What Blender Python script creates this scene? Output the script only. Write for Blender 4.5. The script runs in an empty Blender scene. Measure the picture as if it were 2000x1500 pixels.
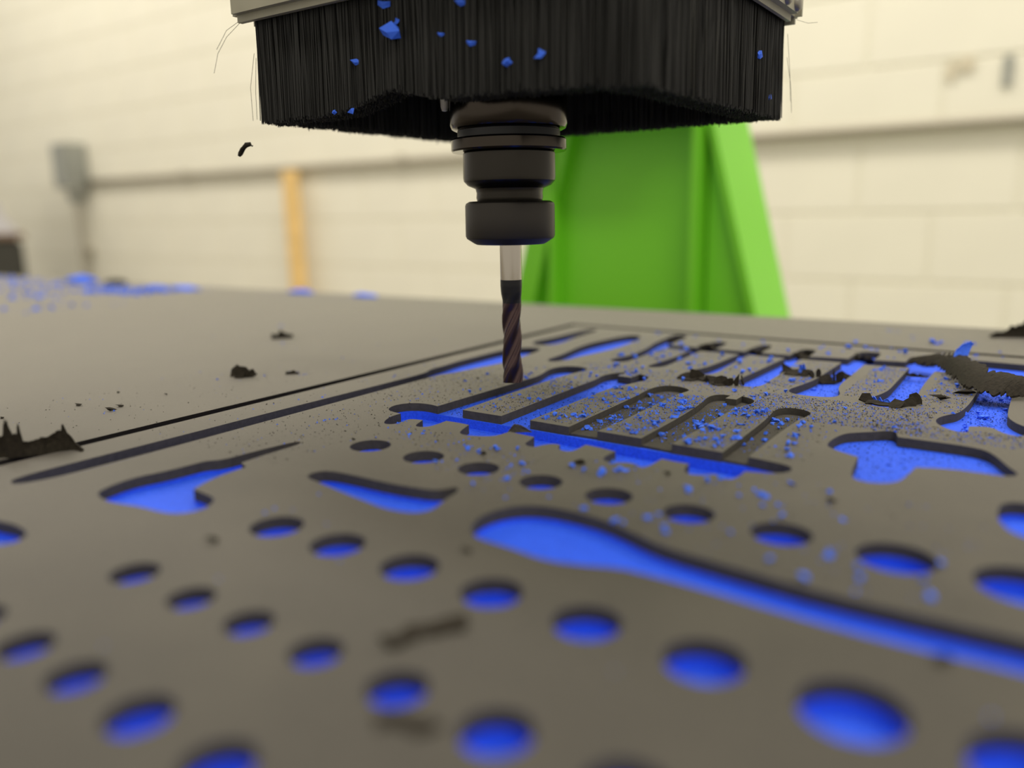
import bpy, bmesh, math, random
from mathutils import Vector, Matrix, noise

# ------------------------------------------------------------------ camera, world, lights, exposure
S = 0.001                      # everything below is written in millimetres
col = bpy.context.scene.collection
scene = bpy.context.scene

CAM = Vector((203.965, -297.743, 81.538))
RT = Vector((0.82624375, 0.56308418, -0.01604627))
UP = Vector((-0.10422857, 0.18080978, 0.97797967))
FW = Vector((-0.5535862, 0.8063771, -0.20808241))
cd = bpy.data.cameras.new('camera')
cam = bpy.data.objects.new('camera', cd)
col.objects.link(cam)
m = Matrix((RT, UP, -FW)).transposed().to_4x4()
m.translation = CAM * S
cam.matrix_world = m
cd.sensor_width = 36.0
cd.lens = 1561.7 / 2000 * 36
cd.clip_start = 0.004
cd.clip_end = 60
cd.dof.use_dof = True
cd.dof.focus_distance = 0.338
cd.dof.aperture_fstop = 3.8
scene.camera = cam

w = bpy.data.worlds.new('world')
scene.world = w
w.use_nodes = True
w.node_tree.nodes['Background'].inputs[0].default_value = (1.0, 0.93, 0.80, 1)
w.node_tree.nodes['Background'].inputs[1].default_value = 0.62


def area(name, loc, rot, sx, sy, power, color):
    l = bpy.data.lights.new(name, 'AREA')
    l.shape = 'RECTANGLE'
    l.size, l.size_y, l.energy, l.color = sx, sy, power, color
    o = bpy.data.objects.new(name, l)
    col.objects.link(o)
    o.location = loc
    o.rotation_euler = rot
    return o


WARM = (1.0, 0.93, 0.82)
area('ceiling_tube_light', (-1.2, 1.25, 2.5), (0, 0, 0), 2.4, 0.5, 62, WARM)
area('ceiling_tube_light', (-4.2, 1.2, 2.5), (0, 0, 0), 2.4, 0.5, 44, WARM)
area('ceiling_tube_light', (1.4, 1.35, 2.5), (0, 0, 0), 1.8, 0.5, 36, WARM)
area('ceiling_tube_light', (1.5, -1.0, 2.5), (0, 0, 0), 2.4, 0.5, 46, WARM)

vs = scene.view_settings
vs.view_transform = 'Standard'
vs.look = 'None'
vs.gamma = 1.0
vs.use_curve_mapping = False
vs.exposure = 0.0

# ------------------------------------------------------------------ helpers
rnd = random.Random(7)


def mat(name, color, rough=0.6, metal=0.0, spec=0.5, var=0.0, vscale=200, bump=0.0, bscale=1500, speck=None, detail=4, tint=None, tscale=30):
    """principled; var = brightness noise, bump = fine relief, speck = (colour, scale, amount), tint = large soft colour change"""
    mt = bpy.data.materials.new(name)
    mt.use_nodes = True
    nt = mt.node_tree
    b = nt.nodes['Principled BSDF']
    b.inputs['Base Color'].default_value = (*color, 1)
    b.inputs['Roughness'].default_value = rough
    b.inputs['Metallic'].default_value = metal
    b.inputs['Specular IOR Level'].default_value = spec
    tc = nt.nodes.new('ShaderNodeTexCoord')
    cur = None

    def ntex(scale, det=detail):
        n = nt.nodes.new('ShaderNodeTexNoise')
        n.inputs['Scale'].default_value = scale
        n.inputs['Detail'].default_value = det
        nt.links.new(tc.outputs['Object'], n.inputs['Vector'])
        return n

    if var > 0:
        n = ntex(vscale)
        r = nt.nodes.new('ShaderNodeValToRGB')
        r.color_ramp.elements[0].position = 0.3
        r.color_ramp.elements[1].position = 0.7
        r.color_ramp.elements[0].color = (*[c * (1 - var) for c in color], 1)
        r.color_ramp.elements[1].color = (*[min(1, c * (1 + var)) for c in color], 1)
        nt.links.new(n.outputs['Fac'], r.inputs['Fac'])
        cur = r.outputs['Color']
    if tint:
        n = ntex(tscale, 3)
        r = nt.nodes.new('ShaderNodeMapRange')
        r.inputs[1].default_value = 0.45
        r.inputs[2].default_value = 0.7
        nt.links.new(n.outputs['Fac'], r.inputs[0])
        mx = nt.nodes.new('ShaderNodeMix')
        mx.data_type = 'RGBA'
        nt.links.new(r.outputs[0], mx.inputs['Factor'])
        if cur:
            nt.links.new(cur, mx.inputs['A'])
        else:
            mx.inputs['A'].default_value = (*color, 1)
        mx.inputs['B'].default_value = (*tint, 1)
        cur = mx.outputs['Result']
    if speck:
        n = ntex(speck[1], 2)
        r = nt.nodes.new('ShaderNodeMapRange')
        r.inputs[1].default_value = speck[2]
        r.inputs[2].default_value = speck[2] + 0.04
        nt.links.new(n.outputs['Fac'], r.inputs[0])
        mx = nt.nodes.new('ShaderNodeMix')
        mx.data_type = 'RGBA'
        nt.links.new(r.outputs[0], mx.inputs['Factor'])
        if cur:
            nt.links.new(cur, mx.inputs['A'])
        else:
            mx.inputs['A'].default_value = (*color, 1)
        mx.inputs['B'].default_value = (*speck[0], 1)
        cur = mx.outputs['Result']
    if cur:
        nt.links.new(cur, b.inputs['Base Color'])
    if bump > 0:
        n = ntex(bscale, 3)
        bp = nt.nodes.new('ShaderNodeBump')
        bp.inputs['Strength'].default_value = bump
        bp.inputs['Distance'].default_value = 0.0004
        nt.links.new(n.outputs['Fac'], bp.inputs['Height'])
        nt.links.new(bp.outputs['Normal'], b.inputs['Normal'])
    return mt


GREY = mat('grey_foam', (0.050, 0.045, 0.036), rough=0.62, spec=0.28, var=0.12, vscale=500, bump=0.2, bscale=2500, tint=(0.061, 0.055, 0.043), tscale=25)
_b = GREY.node_tree.nodes['Principled BSDF']          # dusty skin: brightens at grazing angles
_b.inputs['Sheen Weight'].default_value = 1.0
_b.inputs['Sheen Roughness'].default_value = 0.28
_b.inputs['Sheen Tint'].default_value = (1.0, 0.94, 0.85, 1)
GREYCUT = mat('cut_grey_foam', (0.060, 0.055, 0.046), rough=0.75, spec=0.25, var=0.15, vscale=500, bump=0.3, bscale=2500)
SHADECUT = mat('shaded_cut_edge', (0.014, 0.012, 0.010), rough=0.8, spec=0.15)  # deep shade of the narrow groove put into the wall colour
BLUE = mat('blue_foam', (0.023, 0.105, 0.90), rough=0.7, spec=0.3, var=0.18, vscale=900, bump=0.6, bscale=2200)
CHIPBLUE = mat('blue_foam_chip', (0.05, 0.165, 0.92), rough=0.7, spec=0.3, var=0.15, vscale=900)
CHIPDARK = mat('dark_foam_chip', (0.023, 0.019, 0.013), rough=0.8, spec=0.15, var=0.3, vscale=700, bump=0.4)
BRISTLE = mat('black_bristle', (0.018, 0.018, 0.016), rough=0.5, spec=0.35)
RAIL = mat('brushed_rail', (0.36, 0.34, 0.25), rough=0.5, spec=0.5, var=0.08, vscale=60)
BOLT = mat('bolt_steel', (0.30, 0.28, 0.24), rough=0.4, metal=0.6)
PLATE = mat('boot_plate', (0.08, 0.08, 0.075), rough=0.5)
STEEL = mat('ground_steel', (0.50, 0.46, 0.40), rough=0.13, metal=1.0)
HOLDER = mat('burnished_steel', (0.055, 0.046, 0.038), rough=0.16, metal=1.0)
BODY = mat('dark_steel', (0.042, 0.038, 0.032), rough=0.27, metal=0.9)
NUT = mat('black_oxide', (0.055, 0.050, 0.044), rough=0.42, metal=0.8)
COAT_SHADE = mat('black_coating_and_shade', (0.035, 0.035, 0.036), rough=0.35, metal=0.7)
CUTTER = mat('bronze_violet_coating', (0.105, 0.070, 0.070), rough=0.32, metal=1.0)
WALL = mat('cream_paint', (0.80, 0.775, 0.65), rough=0.7, spec=0.3, var=0.03, vscale=3, bump=0.2, bscale=60)
MORTAR = mat('cream_paint_joint', (0.80, 0.775, 0.65), rough=0.8, spec=0.2)
GREEN = mat('green_paint', (0.20, 0.66, 0.024), rough=0.42, spec=0.5, var=0.03, vscale=6)
CONDUIT = mat('galvanised_conduit', (0.40, 0.37, 0.30), rough=0.5, metal=0.3)
BOXGREY = mat('grey_box_paint', (0.30, 0.31, 0.28), rough=0.55)
WOOD = mat('yellow_pine', (0.80, 0.55, 0.22), rough=0.6, var=0.12, vscale=14)
FLOORM = mat('concrete', (0.35, 0.32, 0.27), rough=0.7, var=0.1, vscale=5)
BED = mat('table_bed', (0.30, 0.26, 0.20), rough=0.7, var=0.1, vscale=8)
FRAME = mat('machine_frame', (0.10, 0.10, 0.10), rough=0.5)
BIN = mat('dark_bin', (0.035, 0.034, 0.028), rough=0.6)
BROWN = mat('brown_lid', (0.19, 0.12, 0.08), rough=0.6, var=0.1, vscale=10)
LILAC = mat('grey_cover', (0.36, 0.35, 0.36), rough=0.7)
PALE = mat('pale_plastic', (0.55, 0.52, 0.44), rough=0.4)
MARK = mat('tan_mark', (0.62, 0.56, 0.42), rough=0.8)


def obj_mesh(name, verts, faces, material, parent=None, smooth=False):
    me = bpy.data.meshes.new(name)
    me.from_pydata([(v[0] * S, v[1] * S, v[2] * S) for v in verts], [], faces)
    me.materials.append(material)
    if smooth:
        me.polygons.foreach_set('use_smooth', [True] * len(me.polygons))
    me.update()
    o = bpy.data.objects.new(name, me)
    col.objects.link(o)
    if parent is not None:
        o.parent = parent
        o.matrix_parent_inverse = parent.matrix_world.inverted()
    return o


def empty(name, loc=(0, 0, 0)):
    o = bpy.data.objects.new(name, None)
    o.empty_display_size = 0.01
    col.objects.link(o)
    o.location = Vector(loc) * S
    o.matrix_world = Matrix.Translation(Vector(loc) * S)
    return o


def tag(o, label=None, cat=None, group=None, kind=None):
    if label: o['label'] = label
    if cat: o['category'] = cat
    if group: o['group'] = group
    if kind: o['kind'] = kind
    return o


def box(name, x0, x1, y0, y1, z0, z1, material, parent=None, bevel=0.0):
    bm = bmesh.new()
    bmesh.ops.create_cube(bm, size=1)
    for v in bm.verts:
        v.co = Vector(((x0 + x1) / 2 + v.co.x * (x1 - x0), (y0 + y1) / 2 + v.co.y * (y1 - y0), (z0 + z1) / 2 + v.co.z * (z1 - z0)))
    if bevel > 0:
        bmesh.ops.bevel(bm, geom=bm.edges[:], offset=bevel, segments=2, affect='EDGES')
    vs_ = [tuple(v.co) for v in bm.verts]
    bm.verts.index_update()
    fs = [[v.index for v in f.verts] for f in bm.faces]
    bm.free()
    return obj_mesh(name, vs_, fs, material, parent)


def prism(name, pts, axis, a0, a1, material, parent=None):
    """pts: outline in the two other axes (xz for axis y, xy for axis z), extruded a0..a1"""
    n = len(pts)
    def P(p, a):
        return (p[0], a, p[1]) if axis == 'y' else (p[0], p[1], a)
    vs_ = [P(p, a0) for p in pts] + [P(p, a1) for p in pts]
    fs = [list(range(n))[::-1], [n + i for i in range(n)]] + [[i, (i + 1) % n, n + (i + 1) % n, n + i] for i in range(n)]
    return obj_mesh(name, vs_, fs, material, parent)


def lathe(name, prof, material, parent=None, seg=72, cx=0, cy=0):
    vs_, fs = [], []
    k = len(prof)
    for i in range(seg):
        a = 2 * math.pi * i / seg
        for r, z in prof:
            vs_.append((cx + r * math.cos(a), cy + r * math.sin(a), z))
    for i in range(seg):
        j = (i + 1) % seg
        for t in range(k - 1):
            fs.append([i * k + t, j * k + t, j * k + t + 1, i * k + t + 1])
    fs.append([i * k for i in range(seg)][::-1])
    fs.append([i * k + k - 1 for i in range(seg)])
    o = obj_mesh(name, vs_, fs, material, parent, smooth=True)
    try:
        o.data.set_sharp_from_angle(angle=math.radians(30))
    except Exception:
        pass
    return o


def tube(name, pts, r, material, parent=None, seg=8):
    vs_, fs = [], []
    for i, p in enumerate(pts):
        p = Vector(p)
        d = (Vector(pts[min(i + 1, len(pts) - 1)]) - Vector(pts[max(i - 1, 0)])).normalized()
        u = d.orthogonal().normalized()
        v = d.cross(u)
        rr = r[i] if isinstance(r, (list, tuple)) else r
        for k in range(seg):
            a = 2 * math.pi * k / seg
            vs_.append(tuple(p + u * math.cos(a) * rr + v * math.sin(a) * rr))
    for i in range(len(pts) - 1):
        for k in range(seg):
            k2 = (k + 1) % seg
            fs.append([i * seg + k, i * seg + k2, (i + 1) * seg + k2, (i + 1) * seg + k])
    fs.append(list(range(seg))[::-1])
    fs.append([(len(pts) - 1) * seg + k for k in range(seg)])
    return obj_mesh(name, vs_, fs, material, parent, smooth=seg > 5)


def soft(pts, it=3):
    """round an outline off by corner cutting; a third entry marks a corner that stays sharp"""
    cur = [(p[0], p[1], len(p) > 2) for p in pts]
    for _ in range(it):
        out = []
        n = len(cur)
        for i in range(n):
            a, b = cur[i], cur[(i + 1) % n]
            if a[2]:
                out.append(a)
            else:
                out.append((a[0] * .75 + b[0] * .25, a[1] * .75 + b[1] * .25, False))
            if not b[2]:
                out.append((a[0] * .25 + b[0] * .75, a[1] * .25 + b[1] * .75, False))
        cur = out
    res = []
    for p in cur:
        if not res or math.hypot(p[0] - res[-1][0], p[1] - res[-1][1]) > 0.12:
            res.append((p[0], p[1]))
    return res


def circle(cx, cy, r, n=48):
    return [(cx + r * math.cos(2 * math.pi * i / n), cy + r * math.sin(2 * math.pi * i / n)) for i in range(n)]


def slab_data(loops, z0, z1):
    """filled outline with holes, z0..z1, as vertex and face lists"""
    cu = bpy.data.curves.new('outline', 'CURVE')
    cu.dimensions = '2D'
    cu.fill_mode = 'BOTH'
    cu.extrude = (z1 - z0) / 2
    for lp in loops:
        sp = cu.splines.new('POLY')
        sp.points.add(len(lp) - 1)
        for i, p in enumerate(lp):
            sp.points[i].co = (p[0], p[1], 0, 1)
        sp.use_cyclic_u = True
    o = bpy.data.objects.new('outline', cu)
    col.objects.link(o)
    dg = bpy.context.evaluated_depsgraph_get()
    me = bpy.data.meshes.new_from_object(o.evaluated_get(dg))
    vs_ = [(v.co.x, v.co.y, v.co.z + (z0 + z1) / 2) for v in me.vertices]
    fs = [list(p.vertices) for p in me.polygons]
    bpy.data.objects.remove(o)
    bpy.data.curves.remove(cu)
    bpy.data.meshes.remove(me)
    return vs_, fs


def slab(name, loops, z0, z1, material, parent=None, more=None, cut=None):
    vs_, fs = slab_data(loops, z0, z1)
    if more:
        for lp, a, b in more:
            v2, f2 = slab_data(lp, a, b)
            k = len(vs_)
            vs_ += v2
            fs += [[i + k for i in f] for f in f2]
    o = obj_mesh(name, vs_, fs, material, parent)
    if cut:                    # sawn side faces: raw foam without the dusty skin, or painted groove shade
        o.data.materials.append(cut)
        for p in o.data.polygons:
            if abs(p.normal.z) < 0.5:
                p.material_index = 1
    return o


def inside(p, poly):
    x, y = p
    c = False
    j = len(poly) - 1
    for i in range(len(poly)):
        xi, yi = poly[i]
        xj, yj = poly[j]
        if (yi > y) != (yj > y) and x < (xj - xi) * (y - yi) / (yj - yi) + xi:
            c = not c
        j = i
    return c


# ------------------------------------------------------------------ the room
WY = 2300
floor = box('floor', -6500, 1500, -2200, WY + 100, -950, -900, FLOORM)
tag(floor, 'bare concrete workshop floor', 'floor', kind='structure')
wall = box('wall_back', -6400, 1000, WY + 6, WY + 100, -900, 2600, MORTAR)
tag(wall, 'cream painted concrete block wall', 'wall', kind='structure')
blk_me = None
CH, CL, JT = 203.0, 406.0, 9.0
for r in range(-4, 8):
    for c in range(-16, 3):
        x = c * CL + (CL / 2 if r % 2 else 0) - 120
        z = -135 + r * CH
        if x + CL > 1000 or x < -6400 or z < -900:
            continue
        if blk_me is None:
            o = box('block', JT / 2, CL - JT / 2, -1.2, 4, JT / 2, CH - JT / 2, WALL, wall, bevel=1.6)
            blk_me = o.data
        else:
            o = bpy.data.objects.new('block', blk_me)
            col.objects.link(o)
            o.parent = wall
        o.location = Vector((x, WY + 4, z)) * S

# conduit run along the wall
cdt = empty('conduit', (-2000, WY - 16, 306))
tube('pipe', [(-4600 + 430 * i, WY - 17, 306) for i in range(13)], 14, CONDUIT, cdt, seg=16)
for sx in (-3600, -2100, -700, 150):
    box('strap', sx - 10, sx + 10, WY - 34, WY - 1, 284, 326, CONDUIT, cdt, bevel=2)
tag(cdt, 'long grey metal conduit running level along the block wall', 'conduit')
eb = empty('electrical_box', (-4650, WY - 60, 400))
ebb = box('box_body', -4690, -4550, WY - 130, WY - 1, 268, 518, BOXGREY, eb, bevel=6)
box('box_cover', -4684, -4556, WY - 140, WY - 130, 275, 511, BOXGREY, eb, bevel=3)
box('switch_handle', -4550, -4530, WY - 90, WY - 50, 330, 430, BOXGREY, ebb, bevel=3)
prism('hub', [(-4675, 257), (-4565, 257), (-4600, 190), (-4640, 190)], 'y', WY - 85, WY - 20, BOXGREY, eb)
tag(eb, 'grey electrical box on the wall at the left end of the conduit', 'electrical box')
vp = empty('conduit', (-4620, WY - 50, -300))
tube('pipe', [(-4620, WY - 50, -890 + 54 * i) for i in range(21)], 16, CONDUIT, vp, seg=14)
box('strap', -4690, -4595, WY - 40, WY - 1, -100, -80, CONDUIT, vp, bevel=2)
tag(vp, 'thin vertical conduit dropping from the grey electrical box', 'conduit')

# wooden stick leaning by the wall
tag(prism('wood_board', [(-2762, -899), (-2700, -899), (-2716, 292), (-2778, 292)], 'y', WY - 82, WY - 36, WOOD),
    'yellow pine board standing upright against the wall under the conduit', 'board')

# faint marks on the wall
tag(box('wall_mark', -112, -92, WY - 5, WY - 2.2, 420, 470, MARK, bevel=1), 'faint tan smudge on the wall, left of the pair at upper right', 'mark')
tag(box('wall_mark', -84, -50, WY - 5, WY - 2.2, 440, 478, MARK, bevel=1), 'faint wider tan smudge above the conduit at upper right', 'mark')
tag(box('wall_mark', 20, 42, WY - 6, WY - 2.2, 392, 470, BOXGREY, bevel=1), 'narrow grey upright plate on the wall near the right edge', 'mark')

# bin at the left edge
bn = empty('storage_bin', (-4900, 1500, -900))
box('bin_body', -5300, -4575, 1500, 1900, -899, -10, BIN, bn, bevel=20)
box('lid', -5300, -4568, 1490, 1910, -10, 22, BROWN, bn, bevel=6)
prism('cover', [(-5300, 22), (-4600, 22), (-4650, 60), (-4740, 110), (-4820, 200), (-5000, 240), (-5300, 240)], 'y', 1510, 1890, LILAC, bn)
tag(bn, 'dark bin with brown lid and grey cover at the far left edge', 'bin')

# green machine column and its beam
gc = empty('gantry_column', (-200, 600, -600))
GY = 560
prism('web_plate', [(-372, -420), (34, -420), (-70, -30), (-124, 172), (-140, 232), (-306, 232), (-322, 172), (-376, -30)], 'y', GY + 14, GY + 26, GREEN, gc)
def gslope(z): return -62 + (z + 30) * (-54) / 202.0
prism('side_plate', [(gslope(-420), -420), (gslope(232), 232), (gslope(232) - 8, 232), (gslope(-420) - 8, -420)], 'y', GY - 6, GY + 112, GREEN, gc)
def gl(z): return -376 + (z + 30) * 54 / 202.0
prism('side_flange', [(gl(-420), -420), (gl(-420) + 30, -420), (gl(232) + 30, 232), (gl(232), 232)], 'y', GY - 6, GY + 14, GREEN, gc)
box('rib', -138, -127, GY - 16, GY + 14, -420, 232, GREEN, gc, bevel=2)
box('rib', -322, -312, GY - 10, GY + 14, -420, 232, GREEN, gc, bevel=2)
prism('gusset_plate', [(-124, -420), (gslope(-420) - 8, -420), (gslope(160) - 8, 160), (-124, 160)], 'y', GY + 8, GY + 13.5, GREEN, gc)
box('cap_plate', -330, -110, GY - 40, GY + 112, 232, 250, GREEN, gc, bevel=2)
box('foot_plate', -480, 60, GY - 20, GY + 120, -440, -420, GREEN, gc, bevel=2)
box('shade_plate', -312, -139, GY - 60, GY + 13, 180, 190, GREEN, gc, bevel=1.5)  # added overhang, unseen behind the brush, to darken the column top below it
tag(gc, 'bright green tapered steel machine column behind the foam sheet', 'machine column')
gb = empty('gantry_beam', (-200, 560, 300))
box('beam', -420, -135, GY - 75, GY + 112, 250.5, 420, GREEN, gb, bevel=6)
box('rail', -420, -135, GY - 87, GY - 75, 300, 320, FRAME, gb, bevel=2)
tag(gb, 'green horizontal machine beam resting on the column above the brush', 'machine beam')

# machine table under the sheet
tb = empty('machine_table', (-400, -100, -900))
box('bed', -1540, 660, -560, 330, -60, -16.2, BED, tb, bevel=2)
box('apron', -1500, 620, -520, 300, -160, -60, FRAME, tb, bevel=3)
for lx in (-1440, 560):
    for ly in (-480, 260):
        box('leg', lx - 40, lx + 40, ly - 40, ly + 40, -899, -160, FRAME, tb, bevel=4)
tag(tb, 'machine table carrying the foam sheet', 'machine table')
plinth = box('column_pedestal', -460, 80, GY - 60, GY + 140, -899, -440.5, FRAME, bevel=5)
tag(plinth, 'dark pedestal under the green machine column', 'pedestal')

# ------------------------------------------------------------------ the foam: pockets cut into a two-colour sheet
s = 1
NEAR_LIP = [(123, -39.5, s), (132, -40.8), (137, -42), (139.5, -45.5), (138.5, -50), (135, -52.7), (130.8, -54), (127, -55, s),
            (127, -64), (123.5, -66), (121, -63.5), (119.8, -62.3), (118, -65), (114, -67), (111, -66), (109.5, -62), (109, -57, s), (104, -57),
            (99, -56.5, s), (98.9, -66), (97, -69), (94, -66.2), (91, -66), (86, -69), (82.5, -68), (81.5, -63), (82, -57, s), (75, -55.6),
            (69, -55, s), (69.3, -64), (67, -65.8), (64, -65.2), (62.3, -63), (61.3, -60, s), (58.5, -59.8), (56, -63), (55, -67), (52.5, -67.5),
            (49.5, -65.5), (48.8, -61), (47.7, -56, s), (42, -55.5), (35.5, -54.5, s), (35, -60), (33.5, -63.5), (29, -66), (24, -67.5),
            (20.5, -66.5), (18.5, -63), (16, -54.6, s), (10, -54), (4.3, -54.3, s), (4.5, -61), (4, -65), (1, -67.6), (-2, -66.5), (-4.8, -58.3, s),
            (-8, -58.7), (-10.7, -59.8), (-10.5, -64), (-10, -68), (-12, -70.5), (-15, -70.5), (-18.2, -66), (-20.3, -60), (-20, -54.7, s),
            (-24, -54.3), (-28.5, -53), (-31.5, -49.5), (-32.6, -44), (-30.5, -39), (-26, -36), (-20, -35.4)]
COMB = [(-15, -36.5, s), (-14, -5), (-13, 25), (-12, 40), (-15, 52), (-17.5, 62), (-15, 71), (-8, 74), (-1, 72.5), (1, 68), (0, 60), (-2, 45),
        (-2, 20), (-2, 0), (-1.3, -36.3, s),
        (19, -36.5, s), (18.3, 0), (17.5, 35), (17.5, 48), (15.5, 58), (17, 66), (20, 70), (22.3, 71.5, s), (22.3, 62, s), (30.3, 61, s),
        (30.3, 71.5, s), (35, 69), (38.5, 65), (39.2, 58), (37, 49), (33.5, 38), (32.5, 25), (32.5, 0), (33, -36.3, s),
        (51.5, -37, s), (51.2, 0), (50.5, 28), (49.5, 38), (50, 47), (53, 52.8), (59, 53.8), (65, 50.5), (67, 47), (66, 42), (65, 34), (65, 10),
        (65, -20), (64, -36.8, s),
        (82.4, -37.4, s), (82.5, 0), (81, 25), (79, 37), (79.5, 44), (82.5, 47.3), (86.5, 47, s), (86.5, 40.5, s), (91.4, 40.5, s), (91.4, 48.3, s),
        (96, 46), (99.5, 41.5), (99.5, 35), (96.5, 27), (95.8, 12), (95.8, -10), (95, -38.5, s),
        (113.8, -39, s), (113.6, -15), (113, 12), (111.8, 24), (111.3, 31), (113.5, 36), (118, 37.6), (123, 35.5), (125.5, 32), (125.4, 27),
        (123.8, 18), (123, -5)] + NEAR_LIP
TRENCH = [(-15, -36.5, s)] + NEAR_LIP
COMB2 = [(-4, 163, s), (-1, 150), (2, 125), (1, 112), (-2, 104), (-1, 98), (4, 96.5), (8.5, 99), (9, 108), (8.5, 152.5, s),
         (25.5, 152.5, s), (26.3, 125), (25.5, 110), (24, 97), (25, 91.5), (29, 91), (33, 96), (32.5, 110), (31.5, 152.5, s),
         (54.5, 152.5, s), (54, 125), (53, 105), (49.5, 95), (49.5, 88), (54, 84.5), (60, 87), (63, 95), (61.5, 110), (60.3, 152.5, s),
         (80.8, 152.5, s), (80.3, 140), (79, 105), (78, 88), (79, 78), (83, 69.5), (89, 69), (92.5, 75), (91.5, 90), (91.5, 110), (90, 135), (89, 153, s),
         (110.5, 154, s), (110.2, 120), (110, 100), (107, 82), (105, 73), (107, 66), (113, 63.5), (121, 64), (126.5, 66.5), (128, 73), (124, 85),
         (122.6, 98), (122.5, 122), (122, 153, s),
         (143.7, 155, s), (144.2, 110), (144.3, 92), (142, 79), (139.3, 72), (139.5, 63), (143, 58.5), (150, 57.5), (156, 61), (160.3, 72), (158, 83),
         (156.4, 92), (155.7, 120), (156, 151, s),
         (178.7, 154, s), (178.5, 120), (177.8, 87), (177, 74), (175.5, 62), (171, 54.5), (169, 47), (170, 40), (174, 34), (178, 30.8), (181.5, 31.5, s),
         (181, 41, s), (184, 43), (188.5, 44), (191.5, 38), (196, 34.5), (200, 38), (203, 44), (202, 49), (197, 52.5), (193, 61), (191.7, 70),
         (191.7, 120), (192, 155, s),
         (240, 155, s), (240, 190, s), (195, 192), (178, 194), (160, 193.5), (152.3, 193.5, s), (152, 184, s), (146, 182, s), (144, 190), (141, 191.5),
         (139.3, 188), (139.3, 172, s), (124, 169.5, s), (124, 193), (121, 196), (115, 195.5), (111.5, 191), (111, 167.5, s), (96, 165, s),
         (91, 163.5, s), (90, 186), (86, 189.5), (81, 187), (80.3, 163, s), (64, 163, s), (63.5, 189), (59, 193), (54.5, 188), (54, 163, s),
         (36.5, 163, s), (36, 187), (31, 191.5), (25.5, 188), (24.5, 163, s), (6, 163, s), (4, 200), (0, 207), (-6, 208), (-8, 202)]
P1 = [(-67, -188), (-71, -184), (-71, -165), (-70, -125), (-70, -82), (-69, -31), (-68.5, 12), (-69.5, 21), (-72.7, 27), (-73, 41), (-75, 56), (-74.5, 75),
      (-74.5, 98), (-70, 110), (-62, 115.5), (-55.5, 113.5), (-51.9, 98), (-49.5, 62), (-54, 42), (-56, 26), (-59, 20), (-59, 8), (-59.5, -40),
      (-59.5, -91), (-58.8, -133), (-59.3, -166), (-60, -178), (-63, -187)]
P2 = [(-32.6, -178.7), (-35.7, -173.5), (-37.5, -163.4), (-34.5, -154.2), (-33.5, -145.5), (-33, -140), (-29, -136), (-28.2, -127.6), (-27, -118.9),
      (-25.5, -109), (-23.5, -106), (-21.3, -108), (-20.9, -112), (-21.2, -123.4), (-20.5, -134.7, s), (-15.3, -136.6, s), (-15, -148), (-12.5, -156), (-10.5, -160, s),
      (1, -161), (5, -163.7), (7.5, -169.5), (4.5, -175), (-1.6, -177), (-10.3, -177.3), (-22.9, -180.6)]
P3 = [(-62, -209), (-50, -206), (-33, -205.4), (-28, -204), (-17.5, -205), (-14.6, -208), (-14, -211.5), (-18, -214.5), (-40, -216), (-60, -214)]
P4 = [(10.5, -133.7), (8.6, -129.7), (10.8, -125), (20, -124), (36.6, -124), (49, -122.5), (55, -121), (57.5, -115), (60.5, -118), (62, -128), (63.8, -134),
      (61.5, -139), (52.5, -141), (40.7, -139), (32, -137.6), (17.2, -134.7)]
P5 = [(82, -141), (78.6, -134), (78.8, -126), (82.7, -118.5), (89.6, -115), (100, -114.5), (110, -116), (119, -119.6), (126, -122.5), (133, -124.3), (149, -126),
      (163, -127.5), (176, -128), (205, -127.5), (260, -127.5, s), (260, -141, s), (206, -140.5), (188, -141.9), (175, -142), (158, -141), (144, -140), (130, -140),
      (125, -140.5), (116, -144.2), (107.7, -146), (97, -144.2), (87, -144)]
P8 = [(141.6, -11.9), (141.6, -3), (143.5, 7), (148, 11.5), (152.6, 15.3), (156, 19), (159.2, 19.2), (161, 12, s), (172, 11.9), (183, 11.6), (189, 9.4), (192.5, 3),
      (196.4, -7.8), (199.8, -14.5), (197.5, -18), (194, -18.6), (188, -18.5), (179.6, -19.4), (171.7, -22.9, s), (170.8, -33), (169.5, -41.5), (164, -46),
      (158.5, -45.7), (156, -42), (154.5, -27.6), (154, -20.4, s), (149.6, -18.4), (144.4, -15.2)]
P9 = [(196.3, -54), (196.5, -46.5), (200, -42.4), (208, -42), (225, -45), (225, -70), (205, -71.2), (199.4, -67.3), (196.6, -59)]
PR = [(-75.4, 139.6), (-73, 152.4), (-72.3, 170), (-72.1, 186), (-70.5, 199), (-66.5, 204), (-62.5, 197), (-61.5, 175), (-59.5, 157), (-57, 140), (-59, 128), (-67, 124), (-74, 130)]
PS = [(-33.5, 82), (-34, 101), (-39, 128), (-40, 148), (-38.2, 163), (-35.2, 182), (-31, 191), (-24, 189), (-19.5, 172), (-17.4, 151), (-17.8, 131), (-20, 114),
      (-22.5, 103), (-22.7, 88), (-27, 78.5)]
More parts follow.
